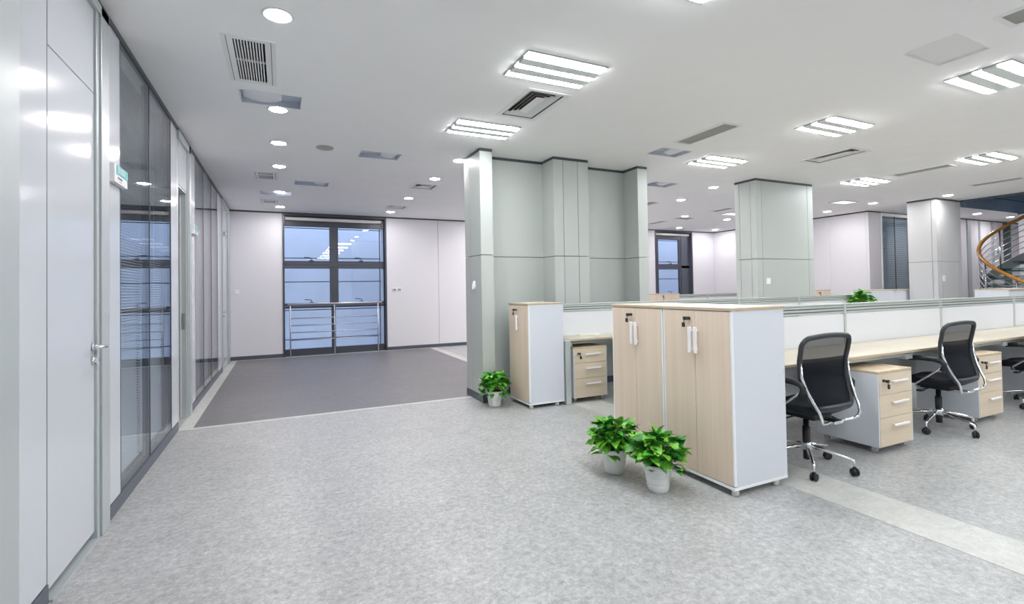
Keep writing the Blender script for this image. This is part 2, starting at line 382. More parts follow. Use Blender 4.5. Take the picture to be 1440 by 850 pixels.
# door 1 (closed, with lever)
def lever(parent, y, z, s=-1):
    mb = MB(); mb.cyl((LX, y, z), .024, .010, 20, 'x'); mb.tube([(LX+.008, y, z), (LX+.045, y, z), (LX+.058, y, z), (LX+.062, y-.012, z), (LX+.062, y-.06, z+.002), (LX+.060, y-.135, z+.004)], [.009, .009, .0095, .010, .009, .007], 10)
    mb.cyl((LX, y, z-.075), .022, .010, 20, 'x'); mb.box(LX+.008, LX+.03, y-.004, y+.004, z-.088, z-.062)
    return mb.build('door_handle', M['chrome'], parent)
for yy in (2.849, 2.535): B(LX-.03, LX-.0005, yy-.005, yy+.005, .05, H-.036).build('gasket', M['alu_d'], wl)
d1 = struct('door_1', 'white lacquered door with a chrome lever, nearest on the left')
B(LX-.045, LX-.001, 2.851, 3.452, .05, 2.484).build('leaf', M['lacquer'], d1, .002)
B(LX-.05, LX+.02, 2.85, 3.455, 0, .012).build('threshold', M['alu'], d1)
lever(d1, 3.425, 1.072)
d2 = struct('door_2', 'open doorway in the left wall with a steel strike plate on its jamb')
B(LX-.16, LX-.004, 6.385, 6.405, 0, 2.475).build('jamb', M['alu'], d2, .002)
B(LX-.11, LX-.10, 6.372, 6.386, 0, 2.475).build('stop', M['modesty'], d2)
B(LX-.065, LX-.055, 6.372, 6.386, 0, 2.475).build('stop', M['modesty'], d2)
B(LX-.16, LX-.004, 5.92, 5.935, 0, 2.475).build('jamb', M['alu'], d2, .002)
B(LX-.16, LX-.004, 5.92, 6.4, 2.455, 2.475).build('head', M['alu'], d2, .002)
B(LX-.048, LX-.018, 6.380, 6.3845, .97, 1.14).build('strike_plate', M['steel'], d2)
B(LX-.80, LX-.16, 6.45, 6.49, 0, 2.45).build('leaf', M['lacquer'], d2, .002)
B(LX-1.3, LX-1.25, 5.7, 6.7, 0, H).build('room_beyond', M['white_wall'], d2)
d3 = struct('door_3', 'far white door in the left wall by the back corner')
B(LX-.045, LX-.001, 9.856, 10.745, .01, 2.47).build('leaf', M['lacquer'], d3, .002)
lever(d3, 9.98, 1.03)
B(LX, LX+.05, 9.95, 10.13, 2.40, 2.45).build('door_closer', M['steel'], d3, .004)

def nameplate(y0, z0, lab, L=.27, h=.115):
    t = thing('door_sign', lab, 'sign', (LX, y0, z0))
    B(0, .032, 0, L, 0, h).build('plate', M['sign_w'], t, .003)
    B(.032, .035, .035, L-.005, h*.48, h-.006).build('teal_band', M['teal'], t)
    mb = MB()
    for k in range(4):
        y = .06+k*.036
        mb.box(.035, .0362, y, y+.026, h*.60, h*.645).box(.035, .0362, y, y+.026, h*.80, h*.84).box(.035, .0362, y+.010, y+.016, h*.57, h*.88).box(.035, .0362, y+.002, y+.024, h*.70, h*.735)
    mb.build('white_lettering', M['sign_w'], t)
    mb = MB()
    for k in range(6): mb.box(.032, .0332, .06+k*.016, .071+k*.016, h*.24, h*.36)
    mb.box(.032, .0332, .09, .14, h*.12, h*.155)
    mb.build('small_print', M['sign_ink'], t)
nameplate(3.70, 2.045, 'teal and white door sign on the narrow panel beside the nearest door')
nameplate(6.70, 2.055, 'small teal and white door sign farther along the left wall, past the open doorway', .26, .11)

# ------------------------------------------------------------------ back wall
wb = struct('wall_back', 'white panelled wall at the far end')
W1 = (.02, 2.135); W2 = (10.05, 11.50)
def bp(x0, x1, m='white_wall', y=BY, z0=.075, z1=H-.03, parent=None, name='panel'):
    return B(x0+.003, x1-.003, y, y+.05, z0, z1).build(name, M[m], parent or wb, .002)
bp(LX, W1[0]-.012); xs = [W1[1]+.012, 3.39, 4.6, 5.8, 7.0, 8.2, 9.1, W2[0]]
for a, b in zip(xs[:-1], xs[1:]): bp(a, b)
bp(W2[1], HX)
for a, b in ((LX, W1[0]), (W1[1], W2[0]), (W2[1], HX)):
    B(a, b, BY+.05, BY+.5, 0, H).build('backing', M['modesty'], wb)
    B(a, b, BY-.008, BY+.05, 0, .075).build('skirting', M['skirting'], wb, .001)
    B(a, b, BY-.004, BY+.05, H-.03, H).build('top_trim', M['trim'], wb)
def facade_window(name, label, x0, x1, muls, rail=True):
    """black framed window wall set 0.16 m back in its opening"""
    g = struct(name, label); y = BY+.10; BF = M['black_frame']
    B(x0, x0+.035, BY-.01, y+.1, 0, H).build('reveal', BF, g); B(x1-.0, x1+.035, BY-.01, y+.1, 0, H).build('reveal', BF, g)
    B(x0, x1, BY-.005, y+.1, 2.985, H).build('head_track', BF, g)
    B(x0+.035, x1, y, y+.06, 2.77, 2.90).build('window_frame', BF, g, .004)
    B(x0+.035, x1, y, y+.06, 2.90, 2.985).build('upper_rail', M['trim'], g)
    B(x0+.035, x1, y-.02, y+.06, .0, .145).build('window_frame', BF, g, .004)
    for a, b in ((1.865, 1.90), (1.905, 1.985), (1.99, 2.03)): B(x0+.035, x1, y-(.01 if a == 1.905 else 0), y+.06, a, b).build('rail', BF, g, .003)
    for a, b in ((1.01, 1.06), (1.065, 1.12)): B(x0+.035, x1, y, y+.06, a, b).build('rail', BF, g, .003)
    for (a, b, zlo, *zh) in muls: B(a, b, y-.001, y+.06, zlo, zh[0] if zh else 2.77).build('mullion', BF, g)
    for z0, z1 in ((.145, 1.01), (1.12, 1.865), (2.03, 2.77)):
        B(x0+.035, x1, y+.026, y+.034, z0, z1).build('pane', M['glass'], g)
    rb = MB(); rb.cyl((x0+.05, BY+.05, 2.925), .036, x1-x0-.12, 16, 'x'); rb.build('roller_blind', M['roller'], g)
    return g, y
g, wy = facade_window('window_1', 'tall black framed window at the end of the dark floor', *W1, [(.955, .985, 1.12), (.99, 1.10, 1.12), (1.105, 1.135, 1.12), (.985, 1.07, .145, 1.01), (2.03, 2.045, .145)])
def sash_handle(g, x, z, y):
    mb = MB(); mb.box(x-.045, x+.045, y-.025, y, z, z+.018); mb.tube([(x, y-.02, z+.01), (x+.005, y-.03, z+.055), (x-.03, y-.035, z+.07), (x-.14, y-.035, z+.075)], .009, 6)
    mb.build('sash_handle', M['trim'], g)
for x, z in ((.58, 2.03), (1.62, 2.03), (.58, 1.12), (1.62, 1.12)): sash_handle(g, x, z, wy)
g, wy = facade_window('window_2', 'black framed window far off, right of the sage wall block', *W2, [(10.085, 10.26, .145), (11.08, 11.16, .145)])
for x, z in ((10.72, 2.03), (10.72, 1.12)): sash_handle(g, x, z, wy)
B(11.16, 11.5, BY+.09, BY+.16, .0, 2.985).build('side_panel', M['skirting'], g)
B(11.49, 11.499, BY-.005, BY+.2, .0, 2.985).build('reveal_lining', M['skirting'], g)
# guard rail in front of window 1
t = thing('guard_rail', 'brushed steel guard rail with four bars in front of the left window', 'railing', (0, BY-.07, 0))
MB().tube([(.10, 0, 1.105), (2.04, 0, 1.105)], .022, 10).build('top_rail', M['steel'], t)
for z in (.805, .655, .507, .348): MB().tube([(.155, 0, z), (1.955, 0, z)], .011, 8).build('bar', M['steel'], t)
for x in (.155, 1.03, 1.955): MB().tube([(x, .0, 0), (x, .0, 1.10)], .013, 8).build('post', M['steel'], t)
# outside: cladding across the alley, lit by the dusk sky
ex = struct('wall_outside', 'pale cladding of the building across the alley')
rows = [0.95, 1.55, 2.30, 3.1, 3.9, 4.7]
zz = [-.6, .16, .90, 1.62, 2.23, 3.0, 3.8, 4.6]
for a, b in zip(zz[:-1], zz[1:]):
    for xa, xb in ((-8, -2.6), (-2.6, 3.3), (3.3, 8.2), (8.2, 13.45), (13.45, 24)):
        B(xa+.012, xb-.012, 13.6, 13.7, a+.012, b-.012).build('cladding_panel', M['facade'], ex)
B(-8, 24, 13.7, 13.8, -.7, 4.6).build('joint_backing', M['facade_j'], ex)
B(-8, 24, 11.95, 13.6, -.7, -.6).build('alley_ground', M['facade_j'], ex)

# ------------------------------------------------------------------ hall right wall (x = 12.45), right back wall, closing walls
wr = struct('wall_hall', 'white wall turning back at the right of the far hall')
ys = [RY+.142, 7.68, 8.8, 10.0, BY]
for a, b in zip(ys[:-1], ys[1:]): B(HX, HX+.05, a+.002, b-.002, .075, H-.03).build('panel', M['white_wall'], wr, .002)
B(HX+.05, HX+.12, RY+.12, BY, 0, H).build('backing', M['white_wall'], wr)
B(HX-.006, HX+.05, RY+.09, BY, 0, .075).build('skirting', M['skirting'], wr); B(HX-.004, HX+.05, RY+.09, BY, H-.03, H).build('top_trim', M['trim'], wr)
B(HX, 12.93, RY+.08, RY+.14, 0, H-.03).build('panel', M['white_wall'], wr, .002)
B(HX, 12.95, RY+.076, RY+.14, H-.03, H).build('top_trim', M['trim'], wr)
w5 = struct('window_5', 'tall glass wall with closed blue-grey slatted blind, between white wall and grey pillar')
B(12.93, 12.965, RY+.06, RY+.14, 0, H-.03).build('mullion', M['white_edge'], w5)
B(12.965, 14.2, RY+.08, RY+.088, .08, H-.10).build('pane', M['glass'], w5)
B(12.965, 14.2, RY+.06, RY+.14, H-.10, H-.03).build('head_rail', M['fixture'], w5); B(12.965, 14.2, RY+.06, RY+.14, 0, .08).build('bottom_rail', M['trim'], w5)
B(13.52, 13.53, RY+.078, RY+.092, .08, H-.1).build('joint', M['trim'], w5)
mb = MB(); z = .12
while z < H-.14:
    mb.add([(12.98, RY+.13, z), (14.19, RY+.13, z), (14.19, RY+.155, z+.016), (12.98, RY+.155, z+.016)], [(0, 1, 2, 3)]); z += .028
tag(mb.build('blind_slats', M['blind_b'], w5), kind='stuff')
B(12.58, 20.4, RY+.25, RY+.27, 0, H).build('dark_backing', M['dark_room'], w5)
wf = struct('wall_far_right', 'white wall with doors beyond the staircase')
def fp(x0, x1, z0=.08, z1=H-.03, m='white_wall', dy=0): return B(x0+.004, x1-.004, RY+dy, RY+.06+dy, z0, z1).build('panel', M[m], wf, .002)
B(14.2, 20.4, RY+.08, RY+.14, 0, H).build('backing', M['trim'], wf)
fp(14.2, 15.3); fp(15.3, 16.2)
fp(16.2, 16.76, .08, 2.0); fp(16.2, 16.76, 2.0, H-.03); B(16.79, 16.95, RY-.02, RY+.06, 0, H-.03).build('frame_post', M['alu'], wf)
fp(16.95, 17.42); B(17.42, 17.50, RY-.02, RY+.06, 0, H-.03).build('frame_post', M['alu'], wf)
fp(17.50, 18.13, 2.35, H-.03); fp(17.50, 18.13, .02, 2.35); B(18.13, 18.24, RY-.02, RY+.06, 0, H-.03).build('frame_post', M['alu'], wf)
fp(18.24, 18.84); fp(19.34, 20.4)
B(18.84, 19.34, RY+.01, RY+.03, .05, H-.03).build('green_glass_panel', M['glass_green'], wf)
B(14.2, 20.4, RY-.008, RY+.06, H-.03, H).build('top_trim', M['trim'], wf)
B(14.2, 20.4, RY-.008, RY+.06, 0, .08).build('skirting', M['skirting'], wf)
t = thing('door_sign', 'tiny teal and white door sign seen through the spiral stair railing', 'sign', (18.34, RY, 2.05))
B(0, .36, -.03, 0, 0, .15).build('plate', M['sign_w'], t, .003); B(.02, .34, -.034, -.03, .085, .145).build('teal_band', M['teal'], t)
ws = struct('wall_stair', 'white wall panel behind the spiral stair at the right edge')
MB().prism([(16.83, 5.69), (16.28, 5.2), (16.4, 5.1), (17.05, 5.69)], 0, H-.04).build('panel', M['white_wall'], ws, .003)
MB().prism([(16.82, 5.695), (16.27, 5.2), (16.4, 5.1), (17.05, 5.695)], H-.04, H-.002).build('top_trim', M['trim'], ws)
wo = struct('wall_office', 'closing wall of the offices behind the glazed front'); B(LX-1.7, LX-1.6, -4.6, 11.9, 0, H).build('panel', M['white_wall'], wo); B(LX-1.6, LX-.05, 11.3, 11.9, 0, H).build('panel', M['white_wall'], wo)
wc = struct('wall_right', 'closing wall at the right, out of view'); B(20.4, 20.5, -4.5, 6.84, 0, H).build('panel', M['white_wall'], wc)
wn = struct('wall_near', 'closing wall behind the camera, out of view'); B(LX-1.6, 20.5, -4.7, -4.6, 0, H).build('panel', M['white_wall'], wn)

# ------------------------------------------------------------------ wall block and pillars
SEAM = 1.765
def clad(parent, poly, m, cuts=(), z0=.09, z1=H-.035):
    """poly: closed list of plan points (outside on the right of travel); every run becomes upper and lower panels with thin recessed joints; cuts are extra (segment, t) vertical joints"""
    n = len(poly)-1; P = [Vector(p) for p in poly]; T = .02
    D = [(P[i+1]-P[i]).normalized() for i in range(n)]
    def convex(i): a_, b_ = D[(i-1) % n], D[i % n]; return a_.x*b_.y-a_.y*b_.x > 0
    for i in range(n):
        a, b, d = P[i], P[i+1], D[i]; L = (b-a).length; nrm = Vector((d.y, -d.x))
        ca, cb = convex(i), convex(i+1)
        def run(p, q, first, last, out):
            ea = out if (first and ca) else 0; eb = out if (last and cb) else 0
            ia = T if (first and ca) else 0; ib = T if (last and cb) else 0
            return [((p+nrm*out-d*ea).x, (p+nrm*out-d*ea).y), ((q+nrm*out+d*eb).x, (q+nrm*out+d*eb).y), ((q-nrm*T-d*ib).x, (q-nrm*T-d*ib).y), ((p-nrm*T+d*ia).x, (p-nrm*T+d*ia).y)]
        ts = [0]+sorted(t for s_, t in cuts if s_ == i)+[1]
        for t0, t1 in zip(ts[:-1], ts[1:]):
            g = .0035; p = a+d*(t0*L+(g if t0 > 0 else 0)); q = a+d*(t1*L-(g if t1 < 1 else 0))
            pl = run(p, q, t0 == 0, t1 == 1, 0)
            MB().prism(pl, z0, SEAM-.004).build('lower_panel', m, parent)
            MB().prism(pl, SEAM+.004, z1).build('upper_panel', m, parent)
        MB().prism(run(a, b, True, True, .006), 0, z0).build('skirting', M['skirting'], parent)
        MB().prism(run(a, b, True, True, .002), z1, H-.0005).build('top_trim', M['trim'], parent)
F, R_ = 5.43, 5.74
wm = struct('wall_middle', 'sage green panelled wall block with a projecting column in the middle')
poly = [(2.155, 5.98), (2.155, F), (2.315, F), (2.315, R_), (3.17, R_), (3.17, F), (3.70, F), (3.70, R_), (4.53, R_), (4.53, F), (4.70, F), (4.70, 5.98), (2.155, 5.98)]
clad(wm, poly, M['green_wall'], [(0, .35), (5, .27), (5, .69)])
inner = [(2.18, 5.955), (2.18, F+.022), (2.29, F+.022), (2.29, R_+.022), (3.195, R_+.022), (3.195, F+.022), (3.675, F+.022), (3.675, R_+.022), (4.555, R_+.022), (4.555, F+.022), (4.675, F+.022), (4.675, 5.955)]
MB().prism(inner, 0, H-.001).build('core', M['slot'], wm)
def pillar(x0, x1, y0, y1, m, lab, cuts):
    t = thing('pillar', lab, 'pillar', (0, 0, 0))
    clad(t, [(x0, y1), (x0, y0), (x1, y0), (x1, y1), (x0, y1)], M[m], cuts)
    B(x0+.021, x1-.021, y0+.021, y1-.021, 0, H-.001).build('core', M['slot'], t)
    return t
pillar(6.82, 8.22, 5.345, 5.745, 'green_wall', 'broad sage green panelled pillar behind the desk partitions', [(0, .22), (0, .74), (1, .09), (1, .90)])
pillar(11.95, 12.91, 5.25, 5.75, 'grey_wall', 'pale grey panelled pillar next to the stair opening, with a white switch', [(0, .83), (1, .17), (1, .85)])
# ------------------------------------------------------------------ switches
def wallbox(name, lab, cat, loc, face, wd=.086, h=.086, rockers=1, dark=False):
    t = thing(name, lab, cat, loc)
    def bx(a0, a1, d0, d1, z0, z1): return B(a0, a1, -d1, -d0, z0, z1) if face == 'y' else B(-d1, -d0, a0, a1, z0, z1)
    bx(0, wd, 0, .012, 0, h).build('plate', M['socket'], t, .003)
    for k in range(rockers):
        s = wd/rockers; bx(k*s+.014, (k+1)*s-.014, .012, .016, .018, h-.018).build('rocker' if not dark else 'socket_face', M['socket_d' if dark else 'socket'], t, .002)
wallbox('wall_switch', 'white light switch on the back wall between corner and window', 'switch', (-.87, BY, 1.335), 'y', .09, .09, 2)
wallbox('wall_socket', 'white double plate with two grey squares on the back wall right of the window', 'socket', (2.285, BY, 1.335), 'y', .22, .085, 2, True)
wallbox('wall_switch', 'white switch low on the broad sage pillar', 'switch', (7.01, 5.345, 1.36), 'y', .095, .095)
wallbox('wall_switch', 'white switch on the grey pillar beside the staircase', 'switch', (12.12, 5.25, 1.36), 'y', .1, .12)
t = thing('intercom', 'small white oval wall device on the left edge of the sage wall block', 'intercom', (2.155, 5.66, 1.40))
MB().lathe([(.001, -.024), (.02, -.024), (.03, -.016), (.032, 0)], (0, 0, 0), 18, 'x').build('body', M['socket'], t)
t.children[0].scale = (1, 1, 1.9)
B(-.034, -.022, -.012, .012, -.05, .02).build('button', M['handle'], t, .003)

# ------------------------------------------------------------------ ceiling fittings
def tube_light(x, y, lab, first=[]):
    if first: return dup(first[0], (x, y, H), label=lab)
    t = thing('tube_light', lab, 'ceiling light', (x, y, H), group='three-tube ceiling lights')
    wx, wy_ = .68, .42
    mb = B(0, wx, 0, wy_, -.006, -.001); mb.build('tray', M['fixture'], t)
    fr = MB(); e = .006
    fr.box(-e, wx+e, -e, 0, -.010, 0).box(-e, wx+e, wy_, wy_+e, -.010, 0).box(-e, 0, 0, wy_, -.010, 0).box(wx, wx+e, 0, wy_, -.010, 0)
    fr.build('frame', M['fixture_d'], t)
    for k in range(3):
        y0 = .012+k*.152
        B(.008, wx-.008, y0+.018, y0+.074, -.020, -.006).build('tube', M['tube'], t)
        if k < 2: B(.004, wx-.004, y0+.0755, y0+.1685, -.0200, -.006).build('reflector', M['reflector'], t)
    first.append(t); return t
for x, y, lab in (
 (1.605, 3.06, 'three-tube ceiling light, large one over the passage at top centre'),
 (1.605, 4.575, 'three-tube ceiling light just in front of the left edge of the sage wall block'),
 (1.605, 1.71, 'three-tube ceiling light whose corner only touches the top edge of the picture'),
 (5.075, 1.72, 'three-tube ceiling light at the right edge, nearest one over the desks'),
 (5.075, 3.05, 'three-tube ceiling light over the desks, upper right, between two long vents'),
 (5.075, 4.62, 'three-tube ceiling light just left of the broad sage pillar'),
 (8.50, 3.07, 'three-tube ceiling light at the right edge over the far desks'),
 (8.50, 4.64, 'three-tube ceiling light right of the broad sage pillar'),
 (8.50, 1.72, 'added three-tube ceiling light out of view at the right, far desks'),  # from here on: unseen lights added to help light the room
 (1.605, .2, 'added unseen three-tube ceiling light over the passage, above the camera'),
 (5.075, .2, 'added three-tube ceiling light out of view at the near right'),
 (8.50, .2, 'added three-tube ceiling light out of view at the far right'),
 (1.605, -1.7, 'added three-tube ceiling light behind the camera at the left'),
 (5.075, -1.7, 'added three-tube ceiling light behind the camera in the middle'),
 (8.50, -1.7, 'added three-tube ceiling light behind the camera at the right'),
 (1.605, -3.3, 'added three-tube ceiling light far behind the camera at the left'), (5.075, -3.3, 'added three-tube ceiling light far behind the camera in the middle'),  # more unseen lights, added so the visible tubes can glow less
 (8.50, -3.3, 'added three-tube ceiling light far behind the camera at the right'), (11.2, .2, 'added three-tube ceiling light out of view, nearer one before the stair well'),
 (11.2, 1.72, 'added three-tube ceiling light out of view before the stair well')):
    tube_light(x, y, lab)
def downlight(x, y, lab, first=[], s=1.0):
    if first: return dup(first[0], (x, y, H), label=lab)
    t = thing('downlight', lab, 'downlight', (x, y, H), group='round recessed downlights')
    MB().lathe([(.073, -.004), (.078, -.007), (.090, -.005), (.094, 0)], n=28, cap=False).build('ring', M['fixture'], t)
    MB().lathe([(.0725, -.003), (.068, -.006), (.050, -.0085), (.02, -.010), (.004, -.0105)], n=28).build('lamp', M['down'], t)
    first.append(t)
for x, y, lab in (
 (-.01, 3.28, 'round downlight, the largest, at the top left of the picture'),
 (-.02, 4.98, 'round downlight second in the left row, touching the metal hatch'),
 (-.02, 6.10, 'round downlight third in the left row, level with the speaker disc'),
 (-.02, 7.23, 'round downlight fourth in the left row, just before the middle grille'),
 (-.02, 9.07, 'round downlight fifth in the left row, over the pale hatch'),
 (-.02, 10.64, 'round downlight last in the left row, close to the back wall'),
 (2.12, 6.07, 'round downlight against the left edge of the sage wall block'),
 (2.12, 7.20, 'round downlight just above the nearer square diffuser'),
 (2.12, 8.90, 'round downlight between the two square diffusers'),
 (2.12, 10.56, 'round downlight close to the back wall, right of the window'),
 (6.76, 6.12, 'round downlight, brightest one left of the broad sage pillar'),
 (7.12, 7.25, 'round downlight left of the sage pillar, second from the camera'),
 (8.87, 8.92, 'round downlight against a small far hatch, above the right window'),
 (10.38, 8.99, 'round downlight far off, just left of the broad sage pillar'),
 (10.46, 10.75, 'round downlight directly above the far right window'),
 (11.89, 10.74, 'round downlight in the far corner of the hall'),
 (11.85, 5.00, 'round downlight in front of the grey pillar'),
 (11.40, 6.11, 'round downlight left of the grey pillar, nearer of two'),
 (11.62, 7.21, 'round downlight by the white hall wall, right of the broad sage pillar'),
 (15.83, 6.10, 'round downlight beyond the stair opening'),
 (4.6, 7.2, 'added round downlight hidden behind the sage wall block, nearer'), (4.6, 8.95, 'added round downlight hidden behind the sage wall block, middle'),  # unseen downlights from here on, added to brighten the hall and its ceiling
 (4.6, 10.6, 'added round downlight hidden behind the sage wall block, farther'),
 (4.6, 6.3, 'added hidden round downlight close behind the sage wall block'), (3.5, 7.2, 'added hidden round downlight behind the sage wall block, leftmost'),
 (5.8, 8.95, 'added hidden round downlight behind the sage wall block, right of the middle one'), (5.8, 10.6, 'added hidden round downlight by the back wall, behind the sage wall block'),
 (4.6, 8.0, 'added hidden round downlight in the middle of the hidden row'), (4.6, 9.8, 'added hidden round downlight before the farther hidden one'), (7.1, 10.6, 'added round downlight hidden behind the sage wall block, at the right'),

 (17.6, 6.1, 'added round downlight hidden beyond the stair'), (13.9, 6.2, 'added round downlight hidden by the grey pillar'),  # further unseen downlights added as extra light at the right
 (18.9, 5.0, 'added round downlight out of view at the far right'), (11.9, 3.2, 'added round downlight out of view before the stair')):
    downlight(x, y, lab)
def frame_rect(mb, x0, x1, y0, y1, w_, z0, z1):
    mb.box(x0, x1, y0, y0+w_, z0, z1).box(x0, x1, y1-w_, y1, z0, z1).box(x0, x0+w_, y0+w_, y1-w_, z0, z1).box(x1-w_, x1, y0+w_, y1-w_, z0, z1)
def cavity(x0, x1, y0, y1, d, m, t, w_=.004):
    mb = MB(); mb.box(x0, x1, y0, y1, d, d+.004)
    mb.box(x0, x0+w_, y0, y1, 0, d).box(x1-w_, x1, y0, y1, 0, d).box(x0, x1, y0, y0+w_, 0, d).box(x0, x1, y1-w_, y1, 0, d)
    return mb.build('housing', m, t)
for x0, x1, y0, y1, lab in linear_vents:
    t = thing('air_vent', lab, 'air vent', (x0, y0, H), group='long slatted air vents'); a, b = x1-x0, y1-y0
    cavity(0, a, 0, b, .10, M['vent_dk'], t)
    mb = MB(); frame_rect(mb, -.012, a+.012, -.012, b+.012, .034, -.006, .002); mb.build('frame', M['vent'], t, .001)
    mb = MB(); n = int((a-.05)/.016)
    for k in range(n):
        x = .026+k*(a-.05)/n; mb.add([(x, .02, .006), (x, b-.02, .006), (x+.013, b-.02, .0), (x+.013, .02, .0)], [(0, 1, 2, 3)])
    tag(mb.build('fine_slats', M['vent_slat'], t), kind='stuff')
for x0, x1, y0, y1, lab in ring_vents:
    t = thing('air_diffuser', lab, 'air vent', (x0, y0, H), group='air diffusers of nested frames'); a, b = x1-x0, y1-y0
    cavity(0, a, 0, b, .12, M['vent_dk'], t)
    mb = MB(); frame_rect(mb, -.015, a+.015, -.015, b+.015, .045, -.006, .002); mb.build('frame', M['vent'], t, .001)
    for k in range(3):
        i0 = .045+k*.037; mb = MB(); o_, i_ = i0, i0+.030
        v = [(o_, o_, .002), (a-o_, o_, .002), (a-o_, b-o_, .002), (o_, b-o_, .002), (i_, i_, .024), (a-i_, i_, .024), (a-i_, b-i_, .024), (i_, b-i_, .024)]
        v += [(p[0], p[1], p[2]+.002) for p in v]
        f = [(j, (j+1) % 4, 4+(j+1) % 4, 4+j) for j in range(4)]; f += [tuple(8+q for q in ff[::-1]) for ff in f]
        mb.add(v, f); mb.build('nested_frame', M['vent'], t)
    i = .156
    B(i, a-i, i, b-i, .0, .006).build('centre_plate', M['vent'], t)
for x0, x1, y0, y1, lab in bar_vents:
    t = thing('air_grille', lab, 'air vent', (x0, y0, H), group='barred air grilles along the left wall'); a, b = x1-x0, y1-y0
    cavity(0, a, 0, b, .10, M['vent_dk'], t)
    mb = MB(); mb.box(-.01, .058, -.01, b+.01, -.006, .002).box(a-.058, a+.01, -.01, b+.01, -.006, .002).box(.058, a-.058, -.01, .03, -.006, .002).box(.058, a-.058, b-.03, b+.01, -.006, .002)
    mb.build('frame', M['vent'], t, .001)
    mb = B(.018, .022, 0, b, -.0065, -.006); mb.box(a-.022, a-.018, 0, b, -.0065, -.006); mb.build('frame_groove', M['vent_dk'], t)
    n = 10; s0 = None
    for k in range(n):
        x = .066+k*(a-.128)/n
        if s0 is None: s0 = B(0, .008, .03, b-.03, -.002, .02).build('slat', M['vent'], t); s0.location = (x, 0, 0)
        else: inst(s0, (x, 0, 0), t)
    B(.058, a-.058, b/2-.006, b/2+.006, .004, .016).build('cross_bar', M['vent'], t)
for i, (x0, x1, y0, y1, lab) in enumerate(hatches):
    t = thing('ceiling_hatch', lab, 'hatch', (x0, y0, H), group='recessed metal ceiling hatches'); a, b = x1-x0, y1-y0
    d = .015 if i == 6 else .055
    cavity(0, a, 0, b, d, M['hatch'] if i != 6 else M['vent'], t)
    mb = MB(); frame_rect(mb, -.006, a+.006, -.006, b+.006, .010, -.003, .001); mb.build('frame', M['vent'], t)
    if i != 6:   # curved white liner that fills one part of the housing
        lo, hi = (.0, .33) if i in (0, 3) else (.55, 1.0)
        if i in (0, 3): lo, hi = 0.02, .68
        mb = MB(); n = 8; x_a, x_b = lo*a+.005, hi*a-.005
        vs = []
        for k in range(n+1):
            u = k/n; zc = d-.006-.035*math.sin(PI*min(1, u))**.7*.9
            vs += [(x_a+(x_b-x_a)*u, .006, zc), (x_a+(x_b-x_a)*u, b-.006, zc)]
        mb.add(vs, [(2*k, 2*k+2, 2*k+3, 2*k+1) for k in range(n)], True); mb.build('liner', M['hatch_w'], t)
t = thing('light_panel', 'small white square ceiling panel between the sage and grey pillars', 'ceiling panel', (10.38, 6.11, H))
B(0, .5, 0, .28, -.008, -.001).build('panel', M['panel_lit'], t)
mb = MB(); frame_rect(mb, -.006, .506, -.006, .286, .008, -.012, 0); mb.build('frame', M['fixture_d'], t)
t = thing('light_panel', 'white ceiling panel far off, touching the left edge of the broad sage pillar', 'ceiling panel', (9.45, 8.08, H))
B(0, .6, 0, .3, -.008, -.001).build('panel', M['panel_lit'], t)
mb = MB(); frame_rect(mb, -.006, .606, -.006, .306, .008, -.012, 0); mb.build('frame', M['fixture_d'], t)
t = thing('ceiling_speaker', 'flat grey round speaker disc over the dark floor', 'speaker', (.47, 6.10, H))
MB().lathe([(.098, 0), (.098, -.006), (.09, -.012), (.02, -.016)], n=32).build('grille', M['vent_slat'], t)

# ------------------------------------------------------------------ storage cabinets
def keyset(parent, x, y, z, face):
    """lock barrel with key and a dangling spare, face '-x' or '-y'"""
    t = parent; mb = MB()
    if face == '-x':
        mb.cyl((x-.012, y, z), .011, .012, 14, 'x'); mb.box(x-.040, x-.012, y-.012, y+.012, z-.004, z+.004); mb.box(x-.046, x-.030, y-.014, y+.014, z-.012, z+.012)
        mb.tube([(x-.034, y+.01, z-.008), (x-.030, y+.022, z-.030)], .003, 6); mb.box(x-.036, x-.028, y+.012, y+.036, z-.062, z-.030)
    else:
        mb.cyl((x, y, z), .011, .012, 14, 'y'); mb.box(x-.012, x+.012, y-.034, y-.012, z-.004, z+.004); mb.box(x-.014, x+.014, y-.040, y-.026, z-.011, z+.011)
        mb.tube([(x+.01, y-.03, z-.008), (x+.018, y-.028, z-.028)], .003, 6); mb.box(x+.008, x+.030, y-.034, y-.026, z-.062, z-.028)
    return mb.build('lock_and_keys', M['key'], t)
